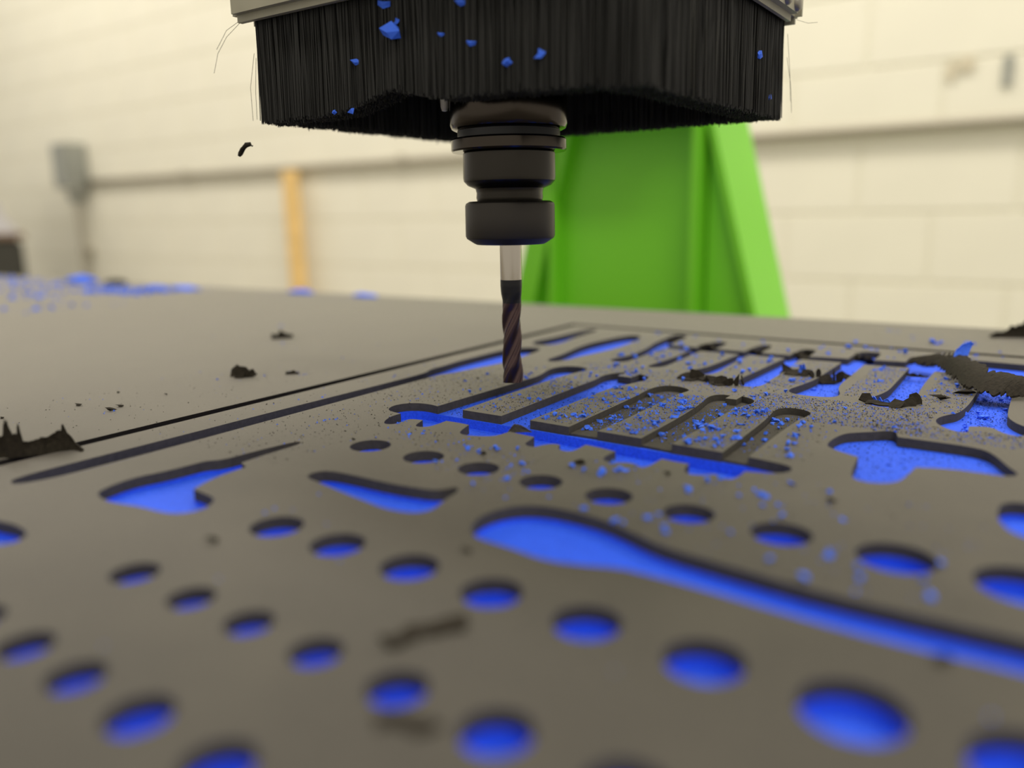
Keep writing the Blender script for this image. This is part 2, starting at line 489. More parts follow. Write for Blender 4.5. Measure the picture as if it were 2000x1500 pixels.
HOLES = [(3, -96.5, 7.4), (28.6, -97, 7.1), (52.6, -97.4, 6.9), (77.1, -98, 6.8), (100.8, -98.2, 7.0), (125.9, -99, 7.1), (151.3, -99.8, 7.7), (178.4, -100.2, 9.0), (204.5, -101, 10.0),
         (35.8, -166.2, 7.2), (58.9, -166, 7.1), (83.3, -166.2, 7.1), (107.4, -166.4, 7.0), (131.5, -166.7, 7.2), (156.7, -167.4, 7.7), (182.8, -168.4, 9.0), (209, -169.3, 9.8),
         (30.3, -203.6, 5.7), (53, -204, 5.3), (73, -204.2, 5.2), (93.3, -204.5, 5.3), (114.7, -205, 5.7), (136.4, -205.4, 6.3), (159.6, -206, 6.6),
         (22.5, -233.8, 5.2), (43, -234, 5.4), (62.5, -234.3, 5.4), (83.2, -234.5, 5.9), (105.3, -235, 6.0)]
GT, DEEP, BOT = -3.6, -7.4, -16.0
HOLED = -6.2
SHAL = -4.7                    # pockets that only just reach into the blue
comb, trench, comb2 = soft(COMB), soft(TRENCH), soft(COMB2)
deep = [trench]
rounds = [circle(*h) for h in HOLES]
shallow = [soft(p) for p in (P2, P3, P4, P5, P9)]
grey_holes = [comb, comb2] + rounds + shallow + [soft(p) for p in (P1, P8, PR, PS)]
TRAY = [(-89.6, -430), (430, -430), (430, 213.8), (-89.6, 213.8)]
CUT = [(-96.2, -436), (436, -436), (436, 220.4), (-96.2, 220.4)]
def edge_y(x): return 292 + (x + 1171) * 40 / 1358
SHEET = [(-1500, -520), (620, -520), (620, edge_y(620)), (-1500, edge_y(-1500))]

fs_ = empty('foam_sheet', (-700, 0, BOT))
slab('grey_layer', [SHEET, CUT], GT, 0, GREY, fs_, cut=SHADECUT)
slab('blue_layer', [SHEET, CUT], BOT, GT - 0.02, BLUE, fs_)
tag(fs_, 'large plain grey foam sheet on the machine table, outside the black cut line', 'foam sheet')
tr = empty('foam_tool_tray', (150, -100, BOT))
slab('grey_layer', [TRAY] + grey_holes, GT, 0, GREY, tr, cut=GREYCUT)
bl = slab('blue_layer', [TRAY] + deep + rounds + shallow, SHAL, GT - 0.02, BLUE, tr,
          more=[([TRAY] + deep + rounds, HOLED, SHAL - 0.005), ([TRAY] + deep, DEEP, HOLED - 0.005), ([TRAY], BOT, DEEP - 0.01)])
bl['label'] = 'blue foam showing at the bottom of the pockets'
SLOTF = [(soft([(51.8, -36.6, s), (51.4, 0), (50.8, 28), (50, 38), (50.5, 46.5), (53.3, 52.3), (59, 53.2), (64.6, 50), (66.3, 46.7), (65.5, 42), (64.6, 34), (64.6, 10), (64.6, -20), (63.7, -36.4, s)]), -2.7),
         (soft([(82.7, -37, s), (82.8, 0), (81.3, 25), (79.5, 37), (80, 43.6), (82.8, 46.7), (86.4, 46.6, s), (86.4, 40.3, s), (91.5, 40.3, s), (91.5, 47.8, s), (95.7, 45.5), (99, 41.3), (99, 35.2), (96.1, 27), (95.4, 12), (95.4, -10), (94.7, -38.1, s)]), -2.7),
         (soft([(114.1, -38.6, s), (114, -15), (113.4, 12), (112.2, 24), (111.8, 31), (113.8, 35.5), (118, 37), (122.7, 35), (125, 31.7), (125, 27), (123.4, 18), (122.7, -5), (122.7, -39.1, s)]), -2.7)]
for lp, z in SLOTF:
    slab('slot_floor', [lp], GT, z, GREYCUT, tr)
tag(tr, 'grey foam tool tray with blue-bottomed tool pockets and rows of round holes', 'tool tray')


def ground_z(x, y):
    if -96.4 < x < -89.4 or (213.6 < y < 220.6 and x > -95):
        return None
    if x < -95 or y > 219:
        return 0.0 if y < edge_y(x) - 3 else None
    p = (x, y)
    for lp in deep:
        if inside(p, lp):
            return DEEP
    for lp in rounds:
        if inside(p, lp):
            return HOLED
    for lp in shallow:
        if inside(p, lp):
            return SHAL
    for lp, z in SLOTF:
        if inside(p, lp):
            return z
    for lp in grey_holes:
        if inside(p, lp):
            return GT
    return 0.0


# ------------------------------------------------------------------ tool holder, collet nut, end mill
th = empty('tool_holder', (0, 0, 70))
lathe('holder_collar', [(16, 212), (25.0, 210), (25.2, 130), (25.4, 119), (24.6, 117.4), (23.0, 116.6), (12, 116.4)], HOLDER, th)
lathe('holder_groove', [(12, 116.5), (22.2, 116.45), (22.2, 113.35), (12, 113.3)], COAT_SHADE, th)  # recess shade painted in by reusing the end mill's black material
lathe('holder_flange', [(12, 113.4), (24.2, 113.3), (25.0, 112.5), (25.1, 108.6), (24.6, 107.9), (12, 107.7)], HOLDER, th)
lathe('holder_body', [(12, 107.8), (19.6, 107.7), (20.05, 107.2), (20.2, 97), (20.0, 95.6), (18.2, 93.7), (15.0, 92.4), (14.5, 90.5), (14.7, 88.6), (14.3, 87.1), (8, 87.0)], BODY, th)
lathe('collet_nut', [(8, 87.05), (17.8, 87.0), (19.3, 86.2), (19.7, 85.2), (19.8, 72.2), (19.3, 71.0), (16.2, 69.0), (15.0, 68.4), (5.5, 68.3)], NUT, th)
tag(th, 'dark steel tool holder with collet nut hanging inside the brush', 'tool holder')

em = empty('end_mill', (0, 0, 6))
lathe('shank', [(2, 74), (4.85, 74), (4.85, 52.7), (2, 52.7)], STEEL, em, seg=48)
# fluted length
vs_, fc = [], []
NA = 72
zs = [6 + 0.55 * i for i in range(86)]
for z in zs:
    t = (z - 6) / 46.7
    run = max(0.0, min(1.0, (47 - z) / 8.0))
    R = 4.85 - 0.4 * max(0.0, min(1.0, (z - 13.5) / 5.0))
    if z > 44:
        R = 4.45 + 0.4 * min(1, (z - 44) / 6.0)
    for k in range(NA):
        a = 2 * math.pi * k / NA
        ph = (a * 3) % (2 * math.pi)
        c = 0.5 - 0.5 * math.cos(ph)
        c = c ** 1.6
        notch = (0.20 * c + (0.06 if ph > 4.6 else 0)) * run
        tw = (z - 6) / (2 * math.pi * 4.85 / math.tan(math.radians(32))) * 2 * math.pi
        r = R * (1 - notch)
        vs_.append((r * math.cos(a + tw), r * math.sin(a + tw), z))
for i in range(len(zs) - 1):
    for k in range(NA):
        k2 = (k + 1) % NA
        fc.append([i * NA + k, i * NA + k2, (i + 1) * NA + k2, (i + 1) * NA + k])
fc.append([k for k in range(NA)][::-1])
fc.append([(len(zs) - 1) * NA + k for k in range(NA)])
split = 66
f_low = [f for f in fc if max(f) < (split + 1) * NA and len(f) == 4] + [fc[-2]]
f_up = [f for f in fc if min(f) >= split * NA and len(f) == 4] + [fc[-1]]
def sub(fl):
    ids = sorted({i for f in fl for i in f})
    mp = {v: i for i, v in enumerate(ids)}
    return [vs_[i] for i in ids], [[mp[i] for i in f] for f in fl]
o = obj_mesh('fluted_cutter', *sub(f_low), CUTTER, em, smooth=True)
o['label'] = 'bronze and violet coated cutting flutes'
o.data.set_sharp_from_angle(angle=math.radians(35))
o = obj_mesh('coated_neck', *sub(f_up), COAT_SHADE, em, smooth=True)
o.data.set_sharp_from_angle(angle=math.radians(35))
tag(em, 'long end mill with bright shank and dark fluted tip above the foam', 'end mill')

nz = empty('nozzle', (-28, -8, 128))
lathe('tip', [(0.4, 126.2), (1.2, 126.4), (1.7, 128), (1.9, 131.5), (1.2, 131.8)], PALE, nz, seg=24, cx=-28.4, cy=-8.3)
tube('stem', [(-28.4, -8.3, 131.5), (-30, -7, 150), (-33, -4, 176)], 1.3, FRAME, nz)
tag(nz, 'small pale conical nozzle tip left of the tool holder under the brush', 'nozzle')

# ------------------------------------------------------------------ dust brush
db = empty('dust_brush', (0, 20, 165))
BX0, BX1, BY0, BY1 = -97.0, 87.0, -52.0, 98.0
for a, b, c, d in ((-106, 94, -59.5, -51), (-106, 94, 97, 104.5), (-106, -97.2, -50.9, 96.9), (86.2, 94, -50.9, 96.9)):
    rl = box('rail', a, b, c, d, 164.5, 186, RAIL, db, bevel=3.0)
    if a > 80:                 # round bolt heads near the end of the right rail
        for by in (91, 76):
            bh = [(r, x) for r, x in ((0.5, 96.2), (2.6, 96.0), (3.4, 95.0), (3.5, 93.6))]
            n = 20
            vb = [(x, by + r * math.cos(2 * math.pi * q / n), 171 + r * math.sin(2 * math.pi * q / n)) for r, x in bh for q in range(n)]
            fb = [[k * n + q, k * n + (q + 1) % n, (k + 1) * n + (q + 1) % n, (k + 1) * n + q] for k in range(3) for q in range(n)] + [list(range(n))[::-1]]
            obj_mesh('bolt_head', vb, fb, BOLT, rl, smooth=True)
slab('cover_plate', [[(-97, -50.8), (86, -50.8), (86, 96.8), (-97, 96.8)], circle(0, 0, 42)], 176.2, 182, PLATE, db)
# dense bristle wall behind the single bristles
core = [[(BX0 + 3, BY0 + 3), (BX1 - 3, BY0 + 3), (BX1 - 3, BY1 - 3), (BX0 + 3, BY1 - 3)], [(BX0 + 12, BY0 + 12), (BX1 - 12, BY0 + 12), (BX1 - 12, BY1 - 12), (BX0 + 12, BY1 - 12)]]
slab('bristle_backing', core, 132, 176, BRISTLE, db)


def bristle_bottom(x, y):
    z = 122.9 + 0.5 * noise.noise((x * 0.12, y * 0.12, 3)) + 0.35 * noise.noise((x * 0.5, y * 0.5, 8))
    if y < BY0 + 16:
        z += 6.2 * math.exp(-((x + 19) / 19.0) ** 2) + 1.2 * math.exp(-((x - 25) / 22.0) ** 2)
    if x > BX1 - 16:
        z += -0.8 + 0.010 * (y - 10)
    return z


bv, bf = [], []
def bristle(x, y, z0, z1, dx, dy, r):
    a0 = rnd.random() * 6.28
    k = len(bv)
    for t, rr in ((0, r), (1, r * 0.8)):
        for q in range(3):
            a = a0 + q * 2.094
            bv.append((x + dx * t + rr * math.cos(a), y + dy * t + rr * math.sin(a), z0 + (z1 - z0) * t))
    for q in range(3):
        q2 = (q + 1) % 3
        bf.append([k + q, k + q2, k + 3 + q2, k + 3 + q])
    bf.append([k + 5, k + 4, k + 3])

per = [((BX0, BY0), (BX1, BY0)), ((BX1, BY0), (BX1, BY1)), ((BX1, BY1), (BX0, BY1)), ((BX0, BY1), (BX0, BY0))]
for (a, b), n in zip(per, (12500, 9000, 6000, 6000)):
    ux, uy = b[0] - a[0], b[1] - a[1]
    L = math.hypot(ux, uy)
    ux, uy = ux / L, uy / L
    nx, ny = -uy, ux
    for _ in range(n):
        t = rnd.random() * L
        d = rnd.random() ** 1.5 * 14
        # bristles sit in tufts: pull towards tuft centres
        tc_ = round(t / 3.2) * 3.2
        t += (tc_ - t) * 0.3
        x, y = a[0] + ux * t + nx * d, a[1] + uy * t + ny * d
        z1 = bristle_bottom(x, y) + rnd.uniform(-0.7, 1.0) + (rnd.random() < 0.08) * rnd.uniform(0, 2.4) - (rnd.random() < 0.02) * rnd.uniform(0, 1.2)
        lean = 0.9 * noise.noise((t * 0.15, d, 5))
        bristle(x, y, 166, z1, ux * lean + rnd.gauss(0, 0.5), uy * lean + rnd.gauss(0, 0.5), rnd.uniform(0.16, 0.32))
bo = obj_mesh('bristles', bv, bf, BRISTLE, db)
bo['kind'] = 'stuff'
bo['label'] = 'dense black bristles'
for pts in ([(-103, -55, 165), (-112, -56, 160), (-119, -56, 154), (-123, -56, 146)], [(-105, -54, 166), (-113, -55, 163), (-121, -55, 156)],
            [(89, 97, 160), (90.2, 99, 145), (90.5, 102, 131)], [(89, 98, 150), (90.5, 101, 138), (91, 103, 126)], [(-98, -53, 152), (-101, -54, 138), (-101, -54, 124)],
            [(92, 99, 166), (97, 100, 164), (101, 101, 164)], [(-97, -53, 150), (-99, -53, 136), (-99.5, -53, 124.5)]):
    tube('stray_bristle', pts, 0.09, BRISTLE, db, seg=4)
tag(db, 'black bristle dust brush with pale metal rails around the tool holder', 'dust brush')

# ------------------------------------------------------------------ chips, crumbs and shavings
def crumb_mesh(name, seed, material, flat=0.6):
    r = random.Random(seed)
    bm = bmesh.new()
    bmesh.ops.create_icosphere(bm, subdivisions=1, radius=0.5)
    for v in bm.verts:
        k = r.choice((0.35, 0.6, 1.0, 1.5, 1.9)) * r.uniform(0.8, 1.1)
        v.co = Vector((v.co.x * k * 1.15, v.co.y * k * r.uniform(.8, 1.1), v.co.z * k * flat))
    zmin = min(v.co.z for v in bm.verts)
    for v in bm.verts:
        v.co.z -= zmin
    me = bpy.data.meshes.new(name)
    bm.to_mesh(me)
    bm.free()
    me.materials.append(material)
    for v in me.vertices:
        v.co *= S
    return me


blue_me = [crumb_mesh('blue_crumb', 20 + i, CHIPBLUE, 0.75) for i in range(7)]
dark_me = [crumb_mesh('dark_crumb', 60 + i, CHIPDARK, 0.5) for i in range(5)]

# (region, x0, x1, y0, y1, blue chips, size range, blue dust, dark dust)
REG = [
    ('strip1', 0, 18, -33, 45, 40, (0.6, 1.7), 200, 420), ('strip2', 34, 50.5, -33, 42, 84, (0.7, 2.0), 320, 300), ('strip3', 66, 81, -34, 40, 120, (0.7, 2.1), 420, 260),
    ('strip4', 97, 112.5, -35, 32, 90, (0.7, 2.2), 320, 200), ('slotg1', 52, 64.5, -30, 48, 84, (0.7, 2.0), 300, 90), ('slotg2', 83, 95, -30, 40, 42, (0.7, 2.2), 200, 90),
    ('slotg3', 114.5, 122, -28, 30, 20, (0.8, 2.4), 40, 60), ('slotb1', -14, -2, -34, 66, 14, (0.5, 1.4), 60, 300), ('slotb2', 19, 32, -34, 60, 16, (0.6, 1.6), 60, 260),
    ('right', 125, 141, -36, 22, 22, (0.8, 2.2), 60, 60), ('left', -58, -15, -34, 66, 26, (0.7, 1.8), 90, 520), ('mid', -10, 112, 46, 90, 84, (0.6, 2.2), 600, 520),
    ('dust1', 95, 168, 18, 60, 26, (0.6, 1.8), 1200, 1300), ('dust2', 150, 200, 16, 34, 8, (0.6, 1.6), 260, 300),
    ('back1', 93, 109, 74, 150, 18, (0.8, 2.0), 160, 150), ('back2', 128, 143, 72, 150, 30, (0.7, 2.0), 300, 200), ('back3', 160, 177, 58, 150, 34, (0.7, 2.0), 420, 260),
    ('back4', -10, 92, 95, 160, 60, (1.0, 3.2), 300, 120), ('back5', -20, 190, 164, 212, 46, (1.0, 3.4), 60, 60),
    ('floor1', 178, 192, 40, 150, 60, (0.8, 2.2), 700, 500), ('floor2', 144, 156, 60, 150, 14, (0.7, 1.8), 120, 260), ('floor3', 110, 123, 66, 150, 14, (0.8, 2.0), 80, 160),
    ('floor4', 142, 198, -44, 18, 10, (0.7, 1.6), 160, 420), ('floor5', 79, 91, 70, 150, 6, (0.7, 1.6), 40, 120),
    ('rowa1', 36, 66, -108, -72, 34, (0.7, 1.9), 40, 60), ('rowa2', 78, 106, -84, -66, 16, (0.8, 2.2), 20, 30), ('rowa3', 108, 196, -124, -56, 44, (0.7, 2.1), 60, 60),
    ('rowa4', -6, 34, -92, -68, 12, (0.6, 1.3), 40, 80), ('rowa5', 60, 130, -124, -104, 8, (0.7, 1.5), 10, 20),
    ('front1', 15, 205, -245, -150, 16, (0.6, 1.3), 0, 10), ('front2', 8, 80, -160, -142, 4, (0.6, 1.2), 0, 0),
    ('shaft1', -58, -8, -130, -34, 16, (0.5, 1.2), 40, 260), ('shaft2', -88, -72, -140, 60, 8, (0.5, 1.0), 20, 60),
    ('sheet1', -180, -97, -150, 0, 12, (0.5, 1.2), 30, 160), ('sheet2', -300, -97, 0, 120, 8, (0.7, 1.5), 20, 40), ('backsheet', 95, 210, 224, 300, 22, (1.0, 3.0), 40, 40),
]
LAB = {
    'strip1': ('blue foam crumb on the first grey strip right of the end mill', 'blue crumbs on the first strip'),
    'strip2': ('blue foam crumb on the second narrow grey strip between the slots', 'blue crumbs on the second strip'),
    'strip3': ('blue foam crumb on the third narrow grey strip between the slots', 'blue crumbs on the third strip'),
    'strip4': ('blue foam crumb on the fourth, rightmost narrow grey strip between the slots', 'blue crumbs on the fourth strip'),
    'right': ('blue foam crumb on the grey foam right of the last slot', 'blue crumbs right of the last slot'),
    'left': ('blue foam crumb on the grey foam left of the end mill', 'blue crumbs left of the end mill'),
    'mid': ('blue foam crumb on the grey band between the two groups of slots', 'blue crumbs between the slot groups'),
    'backsheet': ('blue foam crumb on the plain foam behind the tray at right', 'blue crumbs behind the tray'),
    'slotg1': ('blue foam crumb in the first grey-floored slot, right of the second strip', 'blue crumbs in the first grey-floored slot'),
    'slotg2': ('blue foam crumb in the middle grey-floored slot, with a square tab at its end', 'blue crumbs in the middle grey-floored slot'),
    'slotg3': ('blue foam crumb in the last grey-floored slot, right of the fourth strip', 'blue crumbs in the last grey-floored slot'),
    'slotb1': ('blue foam crumb in the blue-floored slot directly under the end mill', 'blue crumbs in the slot under the end mill'),
    'slotb2': ('blue foam crumb in the second blue-floored slot, right of the first strip', 'blue crumbs in the second blue-floored slot'),
    'dust1': ('blue foam crumb on the dust-covered grey foam behind the large blue pocket', 'blue crumbs on the dusty area'),
    'dust2': ('blue foam crumb between the large blue pocket and the wide forked slot', 'blue crumbs before the forked slot'),
    'back1': ('blue foam crumb on the far strip under the dark flap', 'blue crumbs on the strip with the flap'),
    'back2': ('blue foam crumb on the far strip left of the straight blue slot', 'blue crumbs left of the straight blue slot'),
    'back3': ('blue foam crumb on the far strip partly covered by the dark curl', 'blue crumbs on the strip under the curl'),
    'back4': ('blue foam crumb on the blurred grey strips behind the end mill', 'blue crumbs on the strips behind the end mill'),
    'back5': ('blue foam crumb on the grey rim between the far slots and the cut line', 'blue crumbs on the far rim'),
    'floor1': ('blue foam crumb heaped on the floor of the wide forked slot at right', 'blue crumbs in the forked slot'),
    'floor2': ('blue foam crumb on the floor of the straight blue slot', 'blue crumbs in the straight blue slot'),
    'floor3': ('blue foam crumb on the floor of the slot with the round blue end', 'blue crumbs in the round-ended slot'),
    'floor4': ('blue foam crumb on the floor of the large blue pocket at right', 'blue crumbs in the large blue pocket'),
    'floor5': ('blue foam crumb in the blue slot right of the ragged dark shaving', 'blue crumbs in the slot by the ragged shaving'),
    'rowa1': ('blue foam crumb around the second and third holes of the upper row', 'blue crumbs by the second and third holes'),
    'rowa2': ('blue foam crumb just in front of the notched trench', 'blue crumbs in front of the trench'),
    'rowa3': ('blue foam crumb around the right-hand holes of the upper row', 'blue crumbs by the right-hand holes'),
    'rowa4': ('blue foam crumb between the left end of the trench and the first hole', 'blue crumbs by the first hole'),
    'rowa5': ('blue foam crumb between the upper hole row and the big handle pocket', 'blue crumbs above the handle pocket'),
    'front1': ('blurred blue foam crumb among the round holes in the foreground', 'blue crumbs in the foreground'),
    'front2': ('blurred blue foam crumb below the short tapered pocket', 'blue crumbs below the tapered pocket'),
    'shaft1': ('blue foam crumb on the grey foam right of the long narrow pocket', 'blue crumbs right of the long pocket'),
    'shaft2': ('blue foam crumb on the thin strip between cut line and long narrow pocket', 'blue crumbs left of the long pocket'),
    'sheet1': ('blue foam crumb on the plain sheet near the torn pronged shaving', 'blue crumbs on the near plain sheet'),
    'sheet2': ('blue foam crumb on the plain sheet farther back at left', 'blue crumbs on the far plain sheet'),
}


def app(x, y, z, size):
    return size / max(1, (Vector((x, y, z)) - CAM).dot(FW))


blues, darks, bdust, ddust = [], [], [], []
for reg, x0, x1, y0, y1, nb, (s0, s1), nbd, ndd in REG:
    def place():
        for _ in range(30):
            x, y = rnd.uniform(x0, x1), rnd.uniform(y0, y1)
            z = ground_z(x, y)
            if z is None: continue
            if reg[:5] in ('slotb', 'floor') and z > -3.2: continue
            if reg[:5] == 'slotg' and z != -2.7: continue
            if reg[:5] not in ('slotb', 'floor', 'slotg') and z < -0.1 and rnd.random() < 0.85: continue
            return x, y, z
        return None
    clusters = [(rnd.uniform(x0, x1), rnd.uniform(y0, y1)) for _ in range(max(2, nb // 6))]
    for _ in range(nb):
        p = place()
        if not p: continue
        x, y, z = p
        if rnd.random() < 0.5:
            c = rnd.choice(clusters)
            x2, y2 = c[0] + rnd.gauss(0, 1.6), c[1] + rnd.gauss(0, 2.2)
            z2 = ground_z(x2, y2)
            if z2 is not None and abs(z2 - z) < 0.1: x, y = x2, y2
        sz = 1.0 * (s0 + (s1 - s0) * rnd.random() ** 1.6)
        blues.append((app(x, y, z, sz), x, y, z, sz, reg))
    for lst, n in ((bdust, nbd), (ddust, ndd)):
        for _ in range(n):
            p = place()
            if p: lst.append((*p, rnd.uniform(0.18, 0.55) * (1.25 if rnd.random() < 0.1 else 1)))
blues.sort(key=lambda t: -t[0])
NI = 296
for i, (_, x, y, z, sz, reg) in enumerate(blues[:NI]):
    o = bpy.data.objects.new('foam_crumb', blue_me[i % 7])
    col.objects.link(o)
    o.location = Vector((x, y, z + 0.02)) * S
    o.rotation_euler = (0, 0, rnd.random() * 6.28)
    o.scale = (sz * rnd.uniform(.8, 1.3), sz * rnd.uniform(.7, 1.1), sz * rnd.uniform(.7, 1.2))
    tag(o, LAB[reg][0], 'foam crumb', LAB[reg][1])


def dust_object(name, items, material, label, cat):
    vs_, fc = [], []
    for x, y, z, sz in items:
        k = len(vs_)
        a = rnd.random() * 6.28
        el = rnd.uniform(0.8, 2.2)
        for q, (ux, uy, uz) in enumerate(((1, 0, .1), (-.5, .8, .0), (-.6, -.7, .05), (0.1, 0, .9), (-.2, .3, -.1))):
            px, py, pz = ux * el + rnd.gauss(0, .2), uy + rnd.gauss(0, .2), uz * rnd.uniform(.6, 1.2)
            vs_.append((x + (px * math.cos(a) - py * math.sin(a)) * sz * .5, y + (px * math.sin(a) + py * math.cos(a)) * sz * .5, z + max(0.01, pz * sz * .8)))
        fc += [[k, k + 1, k + 3], [k + 1, k + 2, k + 3], [k + 2, k, k + 3], [k, k + 2, k + 1]]
    o = obj_mesh(name, vs_, fc, material)
    return tag(o, label, cat, kind='stuff')


dust_object('blue_foam_dust', bdust + [(x, y, z, sz) for _, x, y, z, sz, _r in blues[NI:]], CHIPBLUE, 'fine blue foam dust scattered over the tool tray', 'dust')
dust_object('dark_foam_dust', ddust, CHIPDARK, 'fine dark grey foam dust scattered over the tray and sheet', 'dust')

# single dark crumbs that can be picked out
for x, y, sz, el, lab in [
        (-155.5, -118.8, 3.2, 2.2, 'dark curled foam crumb on the plain sheet, leftmost of three'), (-133.6, -116.9, 3.0, 2.4, 'flat dark foam crumb on the plain sheet, nearest of three'),
        (-136.7, -110, 3.2, 2.0, 'dark folded foam crumb on the plain sheet, right of three'), (-141, -85, 1.8, 1.0, 'tiny upright dark crumb on the plain sheet by the black cut'),
        (-160.7, -148.6, 2.4, 1.6, 'dark crumb at the left edge of the picture on the plain sheet'), (-166, -94.6, 1.8, 1.1, 'small round dark crumb on the plain sheet behind the three curled ones'),
        (-66, -100, 2.2, 0.7, 'small dark crumb stuck on the rim of the long narrow pocket'), (-7.6, -94.7, 1.6, 1.3, 'dark crumb left of the first hole in the upper row'),
        (31.2, -182.2, 3.0, 1.4, 'blurred dark crumb between two hole rows at left'),
        (90.4, -152.4, 2.4, 1.3, 'blurred dark crumb left of the large handle pocket'),
        (194, -143.5, 3.0, 1.5, 'blurred dark crumb on the near edge of the long blade pocket'), (79, -76, 3.6, 1.6, 'dark crumb in front of the notched trench'),
        (156.2, -69.5, 3.0, 1.3, 'dark crumb between the upper hole row and the large blue pocket'), (166.5, 83, 4.4, 2.6, 'dark leaf-shaped crumb on the strip by the curled shaving'),
        (175, 101, 4.4, 3.0, 'small flat dark bar lying below the curled shaving'), (-35, 20, 2.0, 1.4, 'dark crumb on the grey foam left of the end mill'),
        (45, -84, 2.6, 1.2, 'dark crumb right of the second hole in the upper row'), (108, -72, 2.6, 1.4, 'dark crumb below the right end of the notched trench')]:
    o = bpy.data.objects.new('dark_crumb', dark_me[int(abs(x * 3 + y)) % 5])
    col.objects.link(o)
    o.location = Vector((x, y, (ground_z(x, y) or 0) + 0.02)) * S
    o.rotation_euler = (0, 0, 0.6 + rnd.uniform(-.4, .4))
    o.scale = (sz * el * .7, sz * .8, sz * .8)
    tag(o, lab, 'foam crumb')


def shred(name, label, base, heights, material=CHIPDARK, thick=0.7, curl=1.5, z0=0.0, cat='foam shaving', seed=1, n=40, rows=6, jag=0.35, lean=(0, 0)):
    """a torn foam ribbon: base = list of (x, y[, z]) along its foot, heights = matching heights"""
    r = random.Random(seed)
    base = [tuple(b) + ((0,) if len(b) == 2 else ()) for b in base]
    P = []
    for i in range(n):
        t = i / (n - 1) * (len(base) - 1)
        k = min(int(t), len(base) - 2)
        q = t - k
        b = Vector(base[k]).lerp(Vector(base[k + 1]), q)
        h = heights[k] * (1 - q) + heights[k + 1] * q
        jg = noise.noise((i * 0.42, seed * 3.1, 0.5)) + 0.5 * noise.noise((i * 0.9, seed, 4.5))
        P.append((b, max(0.25, h * (1 + 1.5 * jag * jg))))
    vs_, fc = [], []
    for side in (0, 1):
        for i, (b, h) in enumerate(P):
            d = (P[min(i + 1, n - 1)][0] - P[max(i - 1, 0)][0])
            d.z = 0
            d = d.normalized() if d.length > 1e-6 else Vector((1, 0, 0))
            nn = Vector((-d.y, d.x, 0))
            wob = 0.8 * noise.noise((b.x * 0.35, b.y * 0.35, seed))
            for j in range(rows):
                t = j / (rows - 1)
                off = curl * math.sin(t * 2.6 + wob) * (0.5 + 0.5 * t) + wob * 0.8
                p = b + nn * (off + (thick if side else 0) * (1 - 0.5 * t)) + Vector((lean[0] * t * h, lean[1] * t * h, z0 + h * t + 0.03))
                p += Vector((r.gauss(0, .06), r.gauss(0, .06), r.gauss(0, .04) if j else 0))
                p.z = max(p.z, z0 + b.z + 0.02)
                vs_.append(tuple(p))
    N = n * rows
    for i in range(n - 1):
        for j in range(rows - 1):
            a, b2, c, d2 = i * rows + j, (i + 1) * rows + j, (i + 1) * rows + j + 1, i * rows + j + 1
            fc.append([a, b2, c, d2])
            fc.append([N + d2, N + c, N + b2, N + a])
        fc.append([i * rows + rows - 1, (i + 1) * rows + rows - 1, N + (i + 1) * rows + rows - 1, N + i * rows + rows - 1])
        fc.append([N + i * rows, N + (i + 1) * rows, (i + 1) * rows, i * rows])
    for i in (0, n - 1):
        for j in range(rows - 1):
            f = [i * rows + j, i * rows + j + 1, N + i * rows + j + 1, N + i * rows + j]
            fc.append(f if i == 0 else f[::-1])
    o = obj_mesh(name, vs_, fc, material)
    return tag(o, label, cat)


def flakes(name, label, items, material=CHIPDARK, seed=1, cat='foam shaving'):
    """a tangle of angular torn flakes: items = (x, y, z, size, tilt, heading, aspect)"""
    r = random.Random(seed)
    vs_, fc = [], []
    for x, y, z, sz, tilt, head, asp in items:
        n = r.choice((6, 7, 8))
        M = Matrix.Rotation(math.radians(head), 3, 'Z') @ Matrix.Rotation(math.radians(tilt), 3, 'X')
        th = r.uniform(0.4, 0.8)
        k = len(vs_)
        rad = [sz * .5 * r.choice((0.55, 0.8, 1.0, 1.3)) for _ in range(n)]
        for side in (-1, 1):
            for q in range(n):
                a = 2 * math.pi * q / n + r.uniform(-.15, .15) * (side < 0)
                u, v = rad[q] * math.cos(a) * asp, rad[q] * math.sin(a)
                bend = 0.10 * (u * u / max(.1, sz)) * (1 if seed % 2 else -1)
                p = M @ Vector((u, v, bend + side * th / 2))
                vs_.append((x + p.x, y + p.y, max(z + 0.02, z + sz * .32 * abs(math.sin(math.radians(tilt))) + p.z + th / 2)))
        fc.append([k + q for q in range(n)][::-1])
        fc.append([k + n + q for q in range(n)])
        fc += [[k + q, k + (q + 1) % n, k + n + (q + 1) % n, k + n + q] for q in range(n)]
    return tag(obj_mesh(name, vs_, fc, material), label, cat)


shred('foam_shaving', 'torn dark shaving with upright prongs on the cut line at left',
      [(-112, -186), (-104, -180), (-99.5, -177), (-97.5, -175.6), (-96.6, -174.7), (-95.9, -174), (-95.2, -173.3), (-94.4, -172.5), (-93.7, -171.8), (-93, -171), (-91.5, -168.5),
       (-90, -165), (-89, -161.5), (-88.4, -160), (-88, -159), (-87.5, -158), (-86, -157), (-82, -157)],
      [5, 6.5, 7.0, 8.0, 13.2, 12.5, 8.0, 8.5, 11.8, 6.0, 5.2, 6.0, 7.2, 7.6, 10.0, 6.0, 2.4, 0.8], seed=3, n=90, curl=0.8, thick=1.0, jag=0.08)
flakes('foam_shaving', 'dark torn foam flake on the plain sheet behind the black cut line',
       [(-147.5, -40.5, 0, 8, 55, 30, 1.3), (-145, -38, 0, 7.5, 75, 45, 1.2), (-142.5, -35.5, 0, 5.5, 40, 20, 1.5), (-141.5, -35, 0, 5, 88, 60, .5), (-146, -40, 0, 6, 15, 40, 1.6)], seed=5)
